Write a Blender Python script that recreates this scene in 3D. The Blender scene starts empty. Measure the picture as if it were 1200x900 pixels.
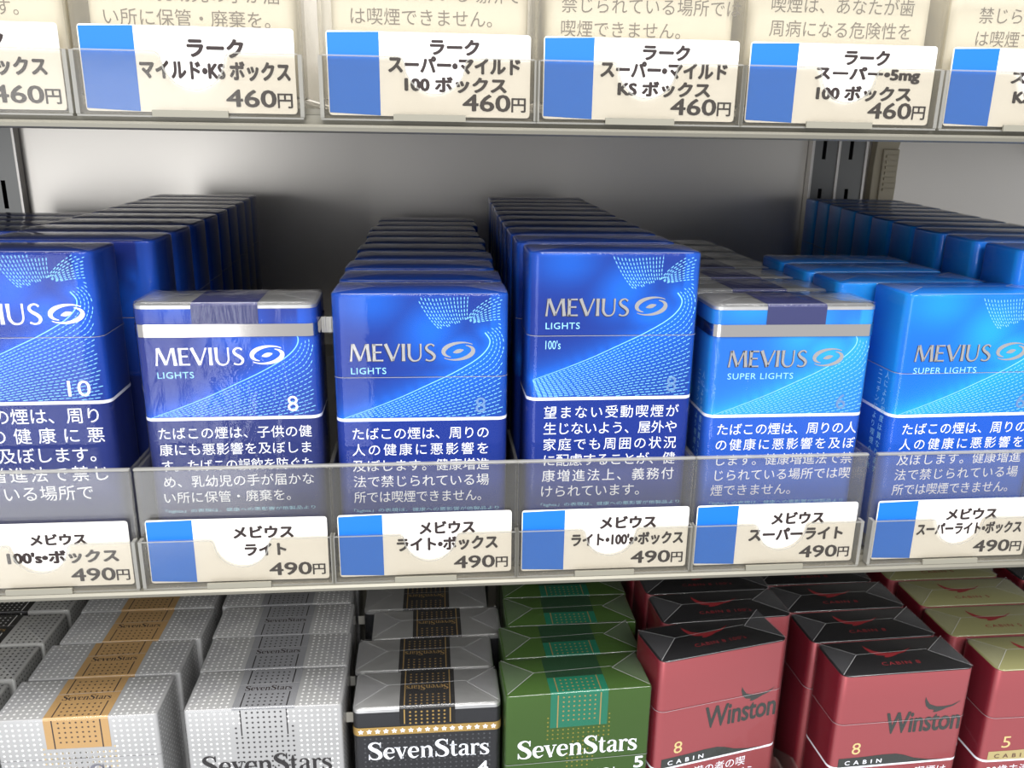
import bpy, math, random
from mathutils import Matrix, Vector
random.seed(7)
sc = bpy.context.scene
COL = sc.collection
S = 0.001            # everything below is written in millimetres

# ------------------------------------------------------------------ camera
def cam_axes(yaw, pitch, roll):
    cy, sy, cp, sp = math.cos(yaw), math.sin(yaw), math.cos(pitch), math.sin(pitch)
    fwd = Vector((sy*cp, cy*cp, -sp)); right = Vector((cy, -sy, 0)); up = right.cross(fwd)
    c, s = math.cos(roll), math.sin(roll)
    return c*right + s*up, -s*right + c*up, fwd
cam = bpy.data.cameras.new('camera'); camo = bpy.data.objects.new('camera', cam); COL.objects.link(camo)
r_, u_, f_ = cam_axes(math.radians(5.591), math.radians(16.483), math.radians(0.893))
m = Matrix((r_, u_, -f_)).transposed().to_4x4()
m.translation = Vector((-9.838, -256.44, 133.689))*S
camo.matrix_world = m
cam.sensor_width = 36; cam.lens = 36*975.446/1200
cam.clip_start = 0.01; cam.clip_end = 50
sc.camera = camo

# ------------------------------------------------------------------ world, lights, exposure
sc.view_settings.view_transform = 'Standard'; sc.view_settings.look = 'None'
sc.view_settings.gamma = 1; sc.view_settings.use_curve_mapping = False
sc.view_settings.exposure = 0.1
sc.cycles.transparent_max_bounces = 24
sc.cycles.max_bounces = 8
w = bpy.data.worlds.new('world'); sc.world = w; w.use_nodes = True
w.node_tree.nodes['Background'].inputs[0].default_value = (0.80, 0.82, 0.86, 1)
w.node_tree.nodes['Background'].inputs[1].default_value = 0.78
def area(name, loc, target, sx, sy, power, col=(1, 1, 1)):
    l = bpy.data.lights.new(name, 'AREA'); l.shape = 'RECTANGLE'; l.size = sx; l.size_y = sy
    l.energy = power; l.color = col
    o = bpy.data.objects.new(name, l); COL.objects.link(o); o.location = loc
    o.rotation_euler = (Vector(target)-Vector(loc)).to_track_quat('-Z', 'Y').to_euler()
    return o
area('assumed_ceiling_light', (0.25, -2.0, 1.25), (0, 0, 0), 2.2, 0.6, 38, (1, 0.98, 0.95))  # assumed shop lighting out of view, set frontal to brighten the pack fronts
area('overhead_fill_light', (-0.1, -0.75, 1.5), (0, 0, -0.05), 1.6, 0.5, 33, (1, 0.98, 0.95))  # added fill from above that lightens the pack tops, not a known lamp
area('assumed_reflection_light', (-0.80, -1.75, -0.28), (-0.1, 0.2, 0.05), 0.72, 1.15, 10, (0.97, 0.98, 1))  # assumed unseen source, no known window, placed for reflections on packs and panel

# ------------------------------------------------------------------ materials
def lin(c):
    return tuple(((v/255)/12.92 if v/255 <= .04045 else ((v/255+.055)/1.055)**2.4) for v in c)
MATS = {}
def mat(name, rgb=None, rough=.5, metal=0., coat=0., attr=False, bump=0., bscale=300, spec=.5, bdist=.0002, stretch=(1,1,1), emis=0):
    if name in MATS: return MATS[name]
    M = bpy.data.materials.new(name); M.use_nodes = True; nt = M.node_tree; b = nt.nodes['Principled BSDF']
    if rgb is not None: b.inputs['Base Color'].default_value = (*lin(rgb), 1)
    b.inputs['Roughness'].default_value = rough; b.inputs['Metallic'].default_value = metal
    b.inputs['Specular IOR Level'].default_value = spec
    b.inputs['Coat Weight'].default_value = coat; b.inputs['Coat Roughness'].default_value = .06
    if attr:
        a = nt.nodes.new('ShaderNodeAttribute'); a.attribute_name = 'print'
        nt.links.new(a.outputs['Color'], b.inputs['Base Color'])
    if bump:
        tc = nt.nodes.new('ShaderNodeTexCoord'); mp = nt.nodes.new('ShaderNodeMapping'); mp.inputs['Scale'].default_value = stretch
        n = nt.nodes.new('ShaderNodeTexNoise'); n.inputs['Scale'].default_value = bscale; n.inputs['Detail'].default_value = 4
        bp = nt.nodes.new('ShaderNodeBump'); bp.inputs['Strength'].default_value = bump; bp.inputs['Distance'].default_value = bdist
        nt.links.new(tc.outputs['Object'], mp.inputs['Vector']); nt.links.new(mp.outputs[0], n.inputs['Vector'])
        nt.links.new(n.outputs['Fac'], bp.inputs['Height']); nt.links.new(bp.outputs[0], b.inputs['Normal'])
    MATS[name] = M; return M
def clear(name, tint, haze, hazecol, rough, ior, bump=0., bscale=60, gain=1.0, bdist=.001, stretch=(1,1,1)):
    """thin clear plastic: tinted see-through + a little milky scatter + Fresnel gloss"""
    M = bpy.data.materials.new(name); M.use_nodes = True; nt = M.node_tree; N = nt.nodes; L = nt.links
    for n in list(N): N.remove(n)
    out = N.new('ShaderNodeOutputMaterial'); tr = N.new('ShaderNodeBsdfTransparent'); tr.inputs[0].default_value = (*tint, 1)
    df = N.new('ShaderNodeBsdfDiffuse'); df.inputs[0].default_value = (*hazecol, 1)
    gl = N.new('ShaderNodeBsdfGlossy'); gl.inputs['Roughness'].default_value = rough
    m1 = N.new('ShaderNodeMixShader'); m1.inputs[0].default_value = haze
    m2 = N.new('ShaderNodeMixShader'); fr = N.new('ShaderNodeFresnel')
    ge = N.new('ShaderNodeNewGeometry'); io = N.new('ShaderNodeMath'); io.operation = 'MULTIPLY_ADD'   # thin sheet: same gloss from both sides
    io.inputs[1].default_value = 1/ior-ior; io.inputs[2].default_value = ior
    L.new(ge.outputs['Backfacing'], io.inputs[0]); L.new(io.outputs[0], fr.inputs['IOR'])
    mu = N.new('ShaderNodeMath'); mu.operation = 'MULTIPLY'; mu.inputs[1].default_value = gain; mu.use_clamp = True
    L.new(tr.outputs[0], m1.inputs[1]); L.new(df.outputs[0], m1.inputs[2]); L.new(m1.outputs[0], m2.inputs[1])
    L.new(gl.outputs[0], m2.inputs[2]); L.new(fr.outputs[0], mu.inputs[0]); L.new(mu.outputs[0], m2.inputs[0]); L.new(m2.outputs[0], out.inputs[0])
    if bump:
        tc = N.new('ShaderNodeTexCoord'); mp = N.new('ShaderNodeMapping'); mp.inputs['Scale'].default_value = stretch
        n = N.new('ShaderNodeTexNoise'); n.inputs['Scale'].default_value = bscale; n.inputs['Detail'].default_value = 5
        n.inputs['Distortion'].default_value = 1.2
        bp = N.new('ShaderNodeBump'); bp.inputs['Strength'].default_value = bump; bp.inputs['Distance'].default_value = bdist
        L.new(tc.outputs['Object'], mp.inputs['Vector']); L.new(mp.outputs[0], n.inputs['Vector'])
        L.new(n.outputs['Fac'], bp.inputs['Height'])
        for q in (gl, fr): L.new(bp.outputs[0], q.inputs['Normal'])
    MATS[name] = M; return M
PRINT = mat('printed_card', rough=.42, metal=.2, attr=True, spec=.15)
PRINT_MATT = mat('printed_card_matt', rough=.45, metal=.35, attr=True)
PRINT_RED = mat('printed_card_pearl', rough=.36, metal=.4, attr=True, spec=.3)
WHITE_INK = mat('white_ink', (245, 248, 255), .45)
CYAN_INK = mat('light_blue_ink', (135, 212, 255), .45, .0)
PALE_INK = mat('pale_blue_ink', (150, 215, 245), .45)
GREY_INK = mat('grey_blue_ink', (110, 150, 200), .4, .4)
SILVER = mat('silver_foil_stamp', (235, 232, 228), .22, 1.0)
SILVER_WHITE = mat('white_silver_stamp', (245, 245, 250), .45, .3)
DARK_EDGE = mat('dark_stamp_edge', (60, 60, 85), .3, .8)
FOIL = mat('crinkled_silver_foil', (214, 214, 212), .36, .85, bump=.5, bscale=110, bdist=.0009)
TAPE = mat('silver_tear_tape', (215, 210, 205), .18, 1.0, bump=.25, bscale=60)
NAVY_SEAL = mat('navy_paper_seal', (28, 34, 92), .45)
BLACK_INK = mat('black_ink', (22, 16, 16), .5)
BROWN_INK = mat('dark_brown_ink', (42, 30, 30), .6)
WARN_GREY = mat('grey_warning_ink', (112, 104, 98), .7)
GOLD_INK = mat('gold_ink', (190, 156, 92), .35, .6)
GOLD_BAND = mat('gold_stripe_print', (190, 152, 98), .42, .25)
TEAL_BAND = mat('teal_stripe_print', (10, 112, 82), .4, .2)
BLACK_SEAL = mat('black_paper_seal', (18, 16, 15), .4)
GREY_BAND = mat('grey_stripe_print', (146, 147, 150), .45, .2)
LIGHTGREY_BAND = mat('pale_grey_stripe_print', (215, 215, 214), .5, .0)
GREY_NAME = mat('grey_name_ink', (122, 122, 132), .4, .3)
DARK_GREEN_INK = mat('dark_grey_green_ink', (52, 56, 52), .4, .2)
RED_INK = mat('dark_red_ink', (140, 26, 34), .45)
SILVER_DOT = mat('silver_star_ink', (250, 250, 248), .35, .2)
PALE_GOLD_DOT = mat('pale_gold_star_ink', (214, 190, 140), .5, .1)
OLIVE_DOT = mat('olive_gold_star_ink', (150, 140, 45), .45, .3)
CARD = mat('price_card_paper', (246, 243, 238), .6, bump=.05, bscale=2000)
CARD_BLUE = mat('price_card_blue', (0, 112, 225), .5)
STEEL = mat('brushed_back_panel', (218, 213, 205), .36, .62, bump=.04, bscale=900, bdist=.0002)
SHELF_M = mat('shelf_metal', (128, 125, 114), .42, .4)
UPRIGHT = mat('upright_metal', (120, 120, 118), .4, .6)
UPRIGHT_EDGE = mat('upright_edge_metal', (200, 196, 190), .35, .6)
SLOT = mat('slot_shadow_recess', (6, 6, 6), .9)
BEIGE = mat('beige_plastic', (186, 176, 152), .5)
FLAT_WHITE = mat('white_pack_card', (232, 226, 214), .5)
TRAY = clear('clear_tray_plastic', (.93, .925, .905), .065, (.50, .49, .46), .12, 1.45, bump=.12, bscale=30, bdist=.0006)
POCKET = clear('clear_pocket_plastic', (.875, .86, .825), .028, (.45, .44, .40), .14, 1.45, bump=.12, bscale=30, bdist=.0006)
TRAY_RIM = clear('clear_tray_edge', (.62, .61, .57), .30, (.72, .71, .66), .2, 1.5)
TRAY_HAZY = clear('hazy_tray_plastic', (.94, .93, .895), .085, (.72, .69, .61), .15, 1.45, bump=.1, bscale=30, bdist=.0006)
CELLO = clear('cellophane_film', (.985, .985, .99), .012, (.8, .8, .85), .05, 1.42, bump=.2, bscale=28, bdist=.0012, gain=.65)
CELLO_SOFT = clear('cellophane_film_crinkled', (.98, .98, .985), .02, (.8, .8, .85), .07, 1.45, bump=.55, bscale=70, bdist=.0016, stretch=(1.6, 1, .5))
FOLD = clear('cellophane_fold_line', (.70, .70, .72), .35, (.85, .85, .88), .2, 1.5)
FOLD_AND_GLINT = clear('cellophane_fold_and_glint', (.6, .6, .62), .55, (.92, .92, .93), .15, 1.6)  # whitish film for fold lines and the highlight painted along the front edge
FOLD_FACE = clear('cellophane_fold_film', (.955, .955, .96), .05, (.8, .8, .85), .25, 1.4, gain=.3)

# ------------------------------------------------------------------ mesh helpers
class MB:
    def __init__(s): s.v = []; s.f = []
    def poly(s, pts):
        k = len(s.v); s.v += [tuple(p) for p in pts]; s.f.append(tuple(range(k, k+len(pts))))
    def add(s, vs, fs):
        k = len(s.v); s.v += [tuple(p) for p in vs]; s.f += [tuple(i+k for i in f) for f in fs]
    def box(s, x0, x1, y0, y1, z0, z1):
        v = [(x, y, z) for x in (x0, x1) for y in (y0, y1) for z in (z0, z1)]
        s.add(v, [(0, 1, 3, 2), (4, 6, 7, 5), (0, 4, 5, 1), (2, 3, 7, 6), (0, 2, 6, 4), (1, 5, 7, 3)])
    def prism(s, pts, y0, y1):       # polygon in x,z extruded along y (pts counter-clockwise seen from -y)
        n = len(pts); k = len(s.v)
        s.v += [(x, y0, z) for x, z in pts] + [(x, y1, z) for x, z in pts]
        s.f.append(tuple(range(k, k+n))); s.f.append(tuple(range(k+2*n-1, k+n-1, -1)))
        for i in range(n):
            j = (i+1) % n; s.f.append((k+j, k+i, k+n+i, k+n+j))
    def extx(s, pts, x0, x1):        # profile in y,z extruded along x
        n = len(pts); k = len(s.v)
        s.v += [(x0, y, z) for y, z in pts] + [(x1, y, z) for y, z in pts]
        s.f.append(tuple(range(k+n-1, k-1, -1))); s.f.append(tuple(range(k+n, k+2*n)))
        for i in range(n):
            j = (i+1) % n; s.f.append((k+i, k+j, k+n+j, k+n+i))
    def build(s, name, m, parent=None, smooth=False, cols=None, bevel=0):
        me = bpy.data.meshes.new(name); me.from_pydata([(x*S, y*S, z*S) for x, y, z in s.v], [], s.f)
        me.materials.append(m)
        if smooth:
            me.polygons.foreach_set('use_smooth', [True]*len(me.polygons))
            me.set_sharp_from_angle(angle=math.radians(38))
        if cols:
            a = me.color_attributes.new('print', 'FLOAT_COLOR', 'POINT')
            a.data.foreach_set('color', [c for q in cols for c in (*q, 1)])
        me.update()
        o = bpy.data.objects.new(name, me); COL.objects.link(o); o.parent = parent
        if bevel:
            b = o.modifiers.new('bevel', 'BEVEL'); b.width = bevel*S; b.segments = 2; b.limit_method = 'ANGLE'
        return o
def thing(name, label, cat, loc=(0, 0, 0), rz=0, group=None):
    o = bpy.data.objects.new(name, None); o.empty_display_size = .01; COL.objects.link(o)
    o.location = Vector(loc)*S; o.rotation_euler = (0, 0, rz); o['label'] = label; o['category'] = cat
    if group: o['group'] = group
    return o
# print planes: map flat (u,v) to a face
def front(y=0): return lambda u, v: (u, -y, v)
def top(z): return lambda u, v: (u, v, z)
def left(x): return lambda u, v: (x, 22-u, v)
TXT = {}
def glyphs(s, bold=0.0, spacing=1.0):
    key = (s, bold, spacing)
    if key not in TXT:
        c = bpy.data.curves.new('t', 'FONT'); c.body = s; c.offset = bold; c.space_character = spacing; c.resolution_u = 3
        o = bpy.data.objects.new('t', c); COL.objects.link(o)
        bpy.context.view_layer.update()
        dg = bpy.context.evaluated_depsgraph_get(); me = bpy.data.meshes.new_from_object(o.evaluated_get(dg))
        TXT[key] = ([(v.co.x, v.co.y) for v in me.vertices], [tuple(p.vertices) for p in me.polygons])
        bpy.data.objects.remove(o); bpy.data.curves.remove(c); bpy.data.meshes.remove(me)
    return TXT[key]
def text(mb, P, s, u0, v0, em=None, width=None, height=None, bold=0., shear=0., spacing=1., flip=False, vert=False):
    """baseline start (u0,v0); em = size in mm, width = exact ink width, height = exact ink height"""
    if bold: s = s.replace('・', '•')
    vs, fs = glyphs(s, 0.0, spacing)
    x0 = min(v[0] for v in vs); x1 = max(v[0] for v in vs); y0 = min(v[1] for v in vs); y1 = max(v[1] for v in vs)
    sx = width/(x1-x0) if width else em
    if height: sy = height/(y1-y0); yb = y0
    else: sy = em; yb = 0
    out = []
    for x, y in vs:
        a = (x-x0)*sx; b = (y-yb)*sy; a += shear*b
        if flip: a, b = (width or (x1-x0)*sx)-a, -b
        if vert: a, b = b, -a
        out.append(P(u0+a, v0+b))
    mb.add(out, fs)
    if bold:
        bx = bold*(sx if not flip else sx)*1.1; bz = bold*sy*.9
        for i, (du, dv) in enumerate(((bx, 0), (-bx, 0), (0, bz), (0, -bz), (bx*.7, bz*.7), (-bx*.7, -bz*.7), (bx*.7, -bz*.7), (-bx*.7, bz*.7))):
            o = P(du, dv); z = P(0, 0); e = .004*(i+1)
            nrm = Vector(P(1, 0))-Vector(z); nr2 = Vector(P(0, 1))-Vector(z); nn = nrm.cross(nr2)
            mb.add([(x+o[0]-z[0]+nn.x*e, y+o[1]-z[1]+nn.y*e, zz+o[2]-z[2]+nn.z*e) for x, y, zz in out], fs)
def justified(mb, P, ln, u0, v0, em, W_):
    n = len(ln); e = min(em, W_/(n-.25))
    for i, ch in enumerate(ln):
        vs, fs = glyphs(ch, 0.0, 1.0); u = u0+i*(W_-e*.96)/(n-1)
        mb.add([P(u+x*e, v0+y*em) for x, y in vs], fs)
def ribbon(mb, P, pts, flat=False):
    """variable-width stroke; pts (u,v,w)"""
    L = []; R = []
    for i, (u, v, w_) in enumerate(pts):
        a = pts[max(i-1, 0)]; b = pts[min(i+1, len(pts)-1)]
        dx, dy = b[0]-a[0], b[1]-a[1]; l = math.hypot(dx, dy) or 1
        nx, ny = -dy/l*w_/2, dx/l*w_/2
        L.append(P(u+nx, v+ny)); R.append(P(u-nx, v-ny))
    n = len(pts); k = len(mb.v); mb.v += R+L
    for i in range(n-1): mb.f.append((k+i, k+i+1, k+n+i+1, k+n+i))
def spline(pts, n=6):
    out = []
    for i in range(len(pts)-1):
        p0 = pts[max(i-1, 0)]; p1 = pts[i]; p2 = pts[i+1]; p3 = pts[min(i+2, len(pts)-1)]
        for k in range(n):
            t = k/n
            out.append(tuple(.5*(2*b+(c-a)*t+(2*a-5*b+4*c-d)*t*t+(3*b-a-3*c+d)*t**3) for a, b, c, d in zip(p0, p1, p2, p3)))
    out.append(pts[-1]); return out
# two hand-drawn alphabets: letter -> (advance, strokes)
def L2(a, b, w_, fl=1.25): return [(a[0], a[1], w_*fl), (a[0]*.7+b[0]*.3, a[1]*.7+b[1]*.3, w_), (a[0]*.3+b[0]*.7, a[1]*.3+b[1]*.7, w_), (b[0], b[1], w_*fl)]
FLARE = {
 'M': (1.16, [L2((.04, 0), (.14, 1), .09), L2((.17, 1), (.52, .04), .15, 1.05), L2((.52, .04), (.86, 1), .08, 1.05), L2((.90, 1), (1.0, 0), .16)]),
 'E': (.66, [L2((.10, 0), (.10, 1), .15), L2((.06, .955), (.54, .955), .08, 1.2), L2((.08, .52), (.48, .52), .08, 1.2), L2((.06, .045), (.57, .045), .08, 1.2)]),
 'V': (.86, [L2((.04, 1), (.42, .02), .16, 1.1), L2((.42, .02), (.77, 1), .08, 1.15)]),
 'I': (.32, [L2((.12, 0), (.12, 1), .15)]),
 'U': (.92, [spline([(.10, 1, .18), (.10, .6, .14), (.11, .28, .14), (.24, .06, .11), (.42, .01, .08), (.60, .08, .08), (.70, .28, .08), (.71, .6, .08), (.71, 1, .10)])]),
 'S': (.62, [spline([(.50, .86, .10), (.36, .97, .07), (.17, .92, .10), (.08, .76, .13), (.18, .60, .15), (.38, .46, .16), (.51, .28, .15), (.44, .08, .11), (.24, .01, .07), (.05, .08, .10)])]),
}
def sS(k=1.0, ox=0):
    p = [(.62, .72, .04), (.57, .87, .07), (.40, .965, .07), (.20, .90, .13), (.13, .75, .19), (.25, .60, .21), (.46, .47, .22), (.60, .30, .20), (.57, .12, .15), (.38, .03, .07), (.17, .09, .07), (.08, .28, .04)]
    return [spline([(ox+a*k, b*k, c*k*(1 if k == 1 else 1.2)) for a, b, c in p], 4), [(ox+.62*k, .68*k, .05), (ox+.62*k, .98*k, .05)], [(ox+.08*k, .02*k, .05), (ox+.08*k, .32*k, .05)]]
SERIF = {
 'S': (.74, sS()),
 'e': (.60, [[(.08, .36, .05), (.50, .36, .05)], spline([(.50, .36, .09), (.45, .55, .12), (.30, .635, .05), (.15, .55, .13), (.09, .34, .17), (.16, .13, .15), (.32, .04, .09), (.52, .15, .03)], 4)]),
 'v': (.56, [[(.08, .64, .17), (.30, .0, .14)], [(.28, .0, .05), (.47, .64, .05)], [(-.06, .635, .05), (.22, .635, .05)], [(.36, .635, .05), (.56, .635, .05)]]),
 'n': (.68, [[(.14, .0, .15), (.14, .62, .15)], spline([(.16, .46, .04), (.28, .60, .08), (.42, .60, .13), (.50, .46, .15), (.50, .22, .15), (.50, .0, .15)], 4), [(.02, .02, .05), (.26, .02, .05)], [(.38, .02, .05), (.62, .02, .05)], [(.02, .62, .05), (.16, .62, .05)]]),
 't': (.40, [spline([(.16, .86, .06), (.15, .62, .15), (.15, .3, .15), (.17, .12, .14), (.26, .04, .09), (.38, .10, .03)], 4), [(.0, .63, .05), (.34, .63, .05)]]),
 'a': (.58, [spline([(.09, .48, .12), (.13, .60, .08), (.28, .64, .06), (.40, .56, .12), (.41, .40, .14), (.41, .14, .14), (.45, .04, .10), (.56, .06, .03)], 4), spline([(.38, .38, .04), (.20, .32, .08), (.10, .18, .15), (.17, .05, .11), (.30, .07, .05), (.38, .16, .03)], 4)]),
 'r': (.46, [[(.14, .0, .15), (.14, .62, .15)], spline([(.16, .44, .04), (.26, .60, .07), (.37, .60, .12), (.41, .52, .12)], 4), [(.02, .02, .05), (.28, .02, .05)], [(.02, .62, .05), (.16, .62, .05)]]),
 's': (.50, sS(.64)),
}
def drawn(mb, P, word, A, u0, v0, width, height, flip=False, fat=1.0, gap={}):
    adv = 0; st = []
    for i, ch in enumerate(word):
        if ch == ' ': adv += .12; continue
        a, ss = A[ch]
        st += [[(adv+x, y, w_) for x, y, w_ in s_] for s_ in ss]; adv += a
    k = width/adv
    for s_ in st:
        q = []
        for x, y, w_ in s_:
            a, b = x*k, y*height
            if flip: a, b = width-a, -b
            q.append((u0+a, v0+b, w_*(k+height)/2*fat))
        if flip: q = q[::-1]
        ribbon(mb, P, q)
def star(mb, P, u, v, r, n=5):
    pts = []
    for i in range(2*n):
        a = math.pi/2+i*math.pi/n; q = r if i % 2 == 0 else r*.5
        pts.append(P(u+q*math.cos(a), v+q*math.sin(a)))
    mb.poly(pts)
def swirl(mb, P, cu, cv, w_, h_, fat=1.0):
    """the two-armed oval emblem"""
    for sgn in (1, -1):
        pts = []
        for i in range(29):
            t = i/28; a = math.radians(38+t*196); R = 1.06-.30*t**1.5
            x = R*math.cos(a); y = R*math.sin(a)*.95+.20*x
            th = math.sin(math.pi*t**1.3)**1.4*.21
            pts.append((cu+sgn*x*w_/2*.95, cv+sgn*y*h_/2*.80, .035*h_+th*h_*.78*fat))
        ribbon(mb, P, pts)
    pts = [(cu+(-.24+.48*i/8)*w_*.62, cv+(-.10+.20*i/8)*h_*.62, h_*.19*math.sin(math.pi*(i+.4)/8.8)) for i in range(9)]
    ribbon(mb, P, pts)

# ------------------------------------------------------------------ cigarette packs
def outline(w_, d, r, nf=1, off=0., seg=4):
    """rounded rectangle, front edge first (left to right), then round the back"""
    hw = w_/2+off; y0 = -off; y1 = d+off; r = max(r, .05)+off
    pts = [(-hw+r+(2*hw-2*r)*i/nf, y0) for i in range(nf+1)]
    def arc(cx, cy, a0):
        return [(cx+r*math.cos(math.radians(a0+90*i/seg)), cy+r*math.sin(math.radians(a0+90*i/seg))) for i in range(1, seg+1)]
    pts += arc(hw-r, y0+r, -90); pts.append((hw, y1-r)); pts += arc(hw-r, y1-r, 0)
    pts.append((-hw+r, y1)); pts += arc(-hw+r, y1-r, 90); pts.append((-hw, y0+r)); pts += arc(-hw+r, y0+r, 180)[:-1]
    return pts
def shell(zs, w_, d, r, nf, colf, insets=None, cap_top=True, cap_bot=True, off=0.):
    mb = MB(); cols = []; base = outline(w_, d, r, nf, off); n = len(base); cx, cy = 0, d/2
    for k, z in enumerate(zs):
        ins = insets[k] if insets else 0
        for x, y in base:
            X = x*(1-ins/(w_/2)); Y = cy+(y-cy)*(1-ins/(d/2))
            mb.v.append((X, Y, z)); cols.append(colf(X, Y, z) if colf else (1, 1, 1))
    for k in range(len(zs)-1):
        for i in range(n):
            j = (i+1) % n; mb.f.append((k*n+i, k*n+j, (k+1)*n+j, (k+1)*n+i))
    if cap_top: mb.f.append(tuple(range((len(zs)-1)*n, len(zs)*n)))
    if cap_bot: mb.f.append(tuple(range(n-1, -1, -1)))
    return mb, cols
def levels(a, b, step):
    n = max(1, int(round((b-a)/step))); return [a+(b-a)*i/n for i in range(n+1)]
def body_parts(root, w_, d, h, r, colf, m, seam, fine, names=('body', 'lid')):
    st = 1.0 if fine else 12.; nf = 50 if fine else 1
    if seam:
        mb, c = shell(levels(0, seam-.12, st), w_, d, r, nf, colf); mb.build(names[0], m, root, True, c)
        zz = levels(seam+.12, h-.7, st)+[h-.25, h]; ins = [0]*(len(zz)-2)+[.12, .5]
        mb, c = shell(zz, w_, d, r, nf, colf, ins); mb.build(names[1], m, root, True, c)
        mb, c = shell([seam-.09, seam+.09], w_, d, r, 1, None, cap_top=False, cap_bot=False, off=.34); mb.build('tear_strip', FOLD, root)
    else:
        zz = levels(0, h-1.2, st)+[h-.5, h]; ins = [0]*(len(zz)-2)+[.2, .9]
        mb, c = shell(zz, w_, d, r, nf, colf, ins); mb.build(names[0], m, root, True, c)
def cellophane(root, w_, d, h, r, soft=False, folds=True, foldz=None):
    z = h+.35
    lv = [.3]+levels(4, h-1.0, 12)
    mb, c = shell(lv+[h-.45, h-.05, h+.2, z], w_, d, r, 1, None, [0]*len(lv)+[.04, .2, .5, 1.0], cap_bot=False, off=.28)
    cp = mb.build('cellophane', CELLO_SOFT if soft else CELLO, root, True)
    if not folds: return
    hw = w_/2-.6; F = MB(); G = MB(); P = top(z+.08); Q = top(z+.05); k = d
    for sx in (-1, 1):
        a = [(sx*hw, .8), (sx*(hw-k*.52), d*.56), (sx*hw, d-.8)]
        G = MB(); G.poly([Q(*q) for q in (a if sx > 0 else a[::-1])][::-1]); G.build('cellophane_flap', FOLD_FACE, cp)
        ribbon(F, P, [(a[0][0], a[0][1], .16), (a[1][0], a[1][1], .16)]); ribbon(F, P, [(a[1][0], a[1][1], .16), (a[2][0], a[2][1], .16)])
    ribbon(F, P, [(-hw+k*.52, d*.56, .15), (hw-k*.52, d*.60, .15)])
    ribbon(F, lambda u, v: (u, -.30+.12*v, h+.16+.16*v), [(-w_/2+r, .2, .34), (0, .2, .30), (w_/2-r, .2, .34)])  # painted highlight: pale strip along the front top edge, not a fold
    F.build('fold_line_and_glint', FOLD_AND_GLINT, cp)
# --- blue swirl art (shared by the five blue designs)
CURVE = spline([(1.5, 0.2), (6, 1.8), (11, 3.6), (20.5, 7.4), (30, 11.8), (37.5, 15.4), (44.5, 19.5), (48.2, 23), (49.2, 26), (47.6, 28.6)], 8)
def swirl_color(pal, zl, h, shift):
    navy, bright, panel, side = [lin(c) for c in pal]
    def f(x, y, z):
        if y > 3.3: return side if z > zl else panel
        if z < zl: return panel
        a = x+27.5; b = z-zl
        bb = b-shift
        d = min(math.hypot(a-p[0], bb-p[1]) for p in CURVE[::3])
        above = True
        for i in range(len(CURVE)-1):
            if CURVE[i][0] <= a < CURVE[i+1][0]: above = bb > CURVE[i][1]; break
        else: above = a < 49
        g = math.exp(-d/(3.2 if above else 14.0))
        g = max(g*.9, .75*math.exp(-((a-27-bb*.12)/9)**2-((bb-29)/9)**2), .9*math.exp(-((a-40)/9)**2-((bb-22)/6)**2), .5*math.exp(-((a-12)/11)**2-((bb-38)/7)**2))
        if a > 54 or a < .8: g = max(g, .4)
        return tuple(n*(1-g)+q*g for n, q in zip(navy, bright))
    return f
def swirl_dashes(zl, h, shift, limit=None):
    mb = MB(); P = front(.07); C = CURVE
    top_b = (limit or h)-zl-.8
    ribbon(mb, P, [(p[0]-27.5, zl+shift+p[1], .16+.22*i/len(C)) for i, p in enumerate(C)])
    def ok(u, v): return .8 < u < 53.6 and .7 < v < top_b
    def dash_line(pts, dl, gap, w_):
        acc = 0; i = 0; seg = []; on = True; cur = [pts[0]]
        for p, q in zip(pts, pts[1:]):
            l = math.hypot(q[0]-p[0], q[1]-p[1]); acc += l
            if on: cur.append(q)
            if acc > (dl if on else gap):
                if on and len(cur) > 1 and ok(*cur[0]) and ok(*cur[-1]):
                    a, b = cur[0], cur[-1]; ribbon(mb, P, [(a[0]-27.5, zl+a[1], w_), (b[0]-27.5, zl+b[1], w_)])
                on = not on; acc = 0; cur = [q]
    fine = []
    for p, q in zip(C, C[1:]):
        for k in range(6): fine.append((p[0]+(q[0]-p[0])*k/6, p[1]+(q[1]-p[1])*k/6))
    N = len(fine)
    for k in range(1, 27):
        pts = []
        for i in range(0, N):
            a = fine[max(i-3, 0)]; b = fine[min(i+3, N-1)]; dx, dy = b[0]-a[0], b[1]-a[1]; l = math.hypot(dx, dy) or 1
            t = i/N; wsp = .38+1.55*t**1.25 if t < .72 else .38+1.55*.72**1.25-(t-.72)*2.1
            pts.append((fine[i][0]+dy/l*k*wsp, shift+fine[i][1]-dx/l*k*wsp))
        dash_line(pts, .70+.035*k, .42, .20)
    for k in range(24):            # fan above the emblem
        a0 = (22.5+k*1.25, 43+0*k); 
        if k < 15: s0 = (24.5+k*1.3, 44.0); c0 = (29+k*.9, 33.5+.12*k); e0 = (33.5+k*.62, 29.6+.22*k)
        else: j = k-15; s0 = (60, 43.5-j*1.35); c0 = (47+j*.4, 40.5-j*.9); e0 = (41.5+j*.35, 32.6-j*.12)
        pts = []
        for i in range(61):
            t = i/60; pts.append(((1-t)**2*s0[0]+2*t*(1-t)*c0[0]+t*t*e0[0], shift+(1-t)**2*s0[1]+2*t*(1-t)*c0[1]+t*t*e0[1]))
        dash_line(pts, .70, .40, .22)
    return mb
BLUE = ((4, 44, 136), (0, 112, 232), (0, 42, 136), (0, 50, 155))
DEEP = ((12, 36, 122), (6, 92, 215), (12, 34, 108), (4, 30, 104))
SKY = ((0, 108, 212), (24, 172, 240), (4, 86, 198), (0, 98, 205))
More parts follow.
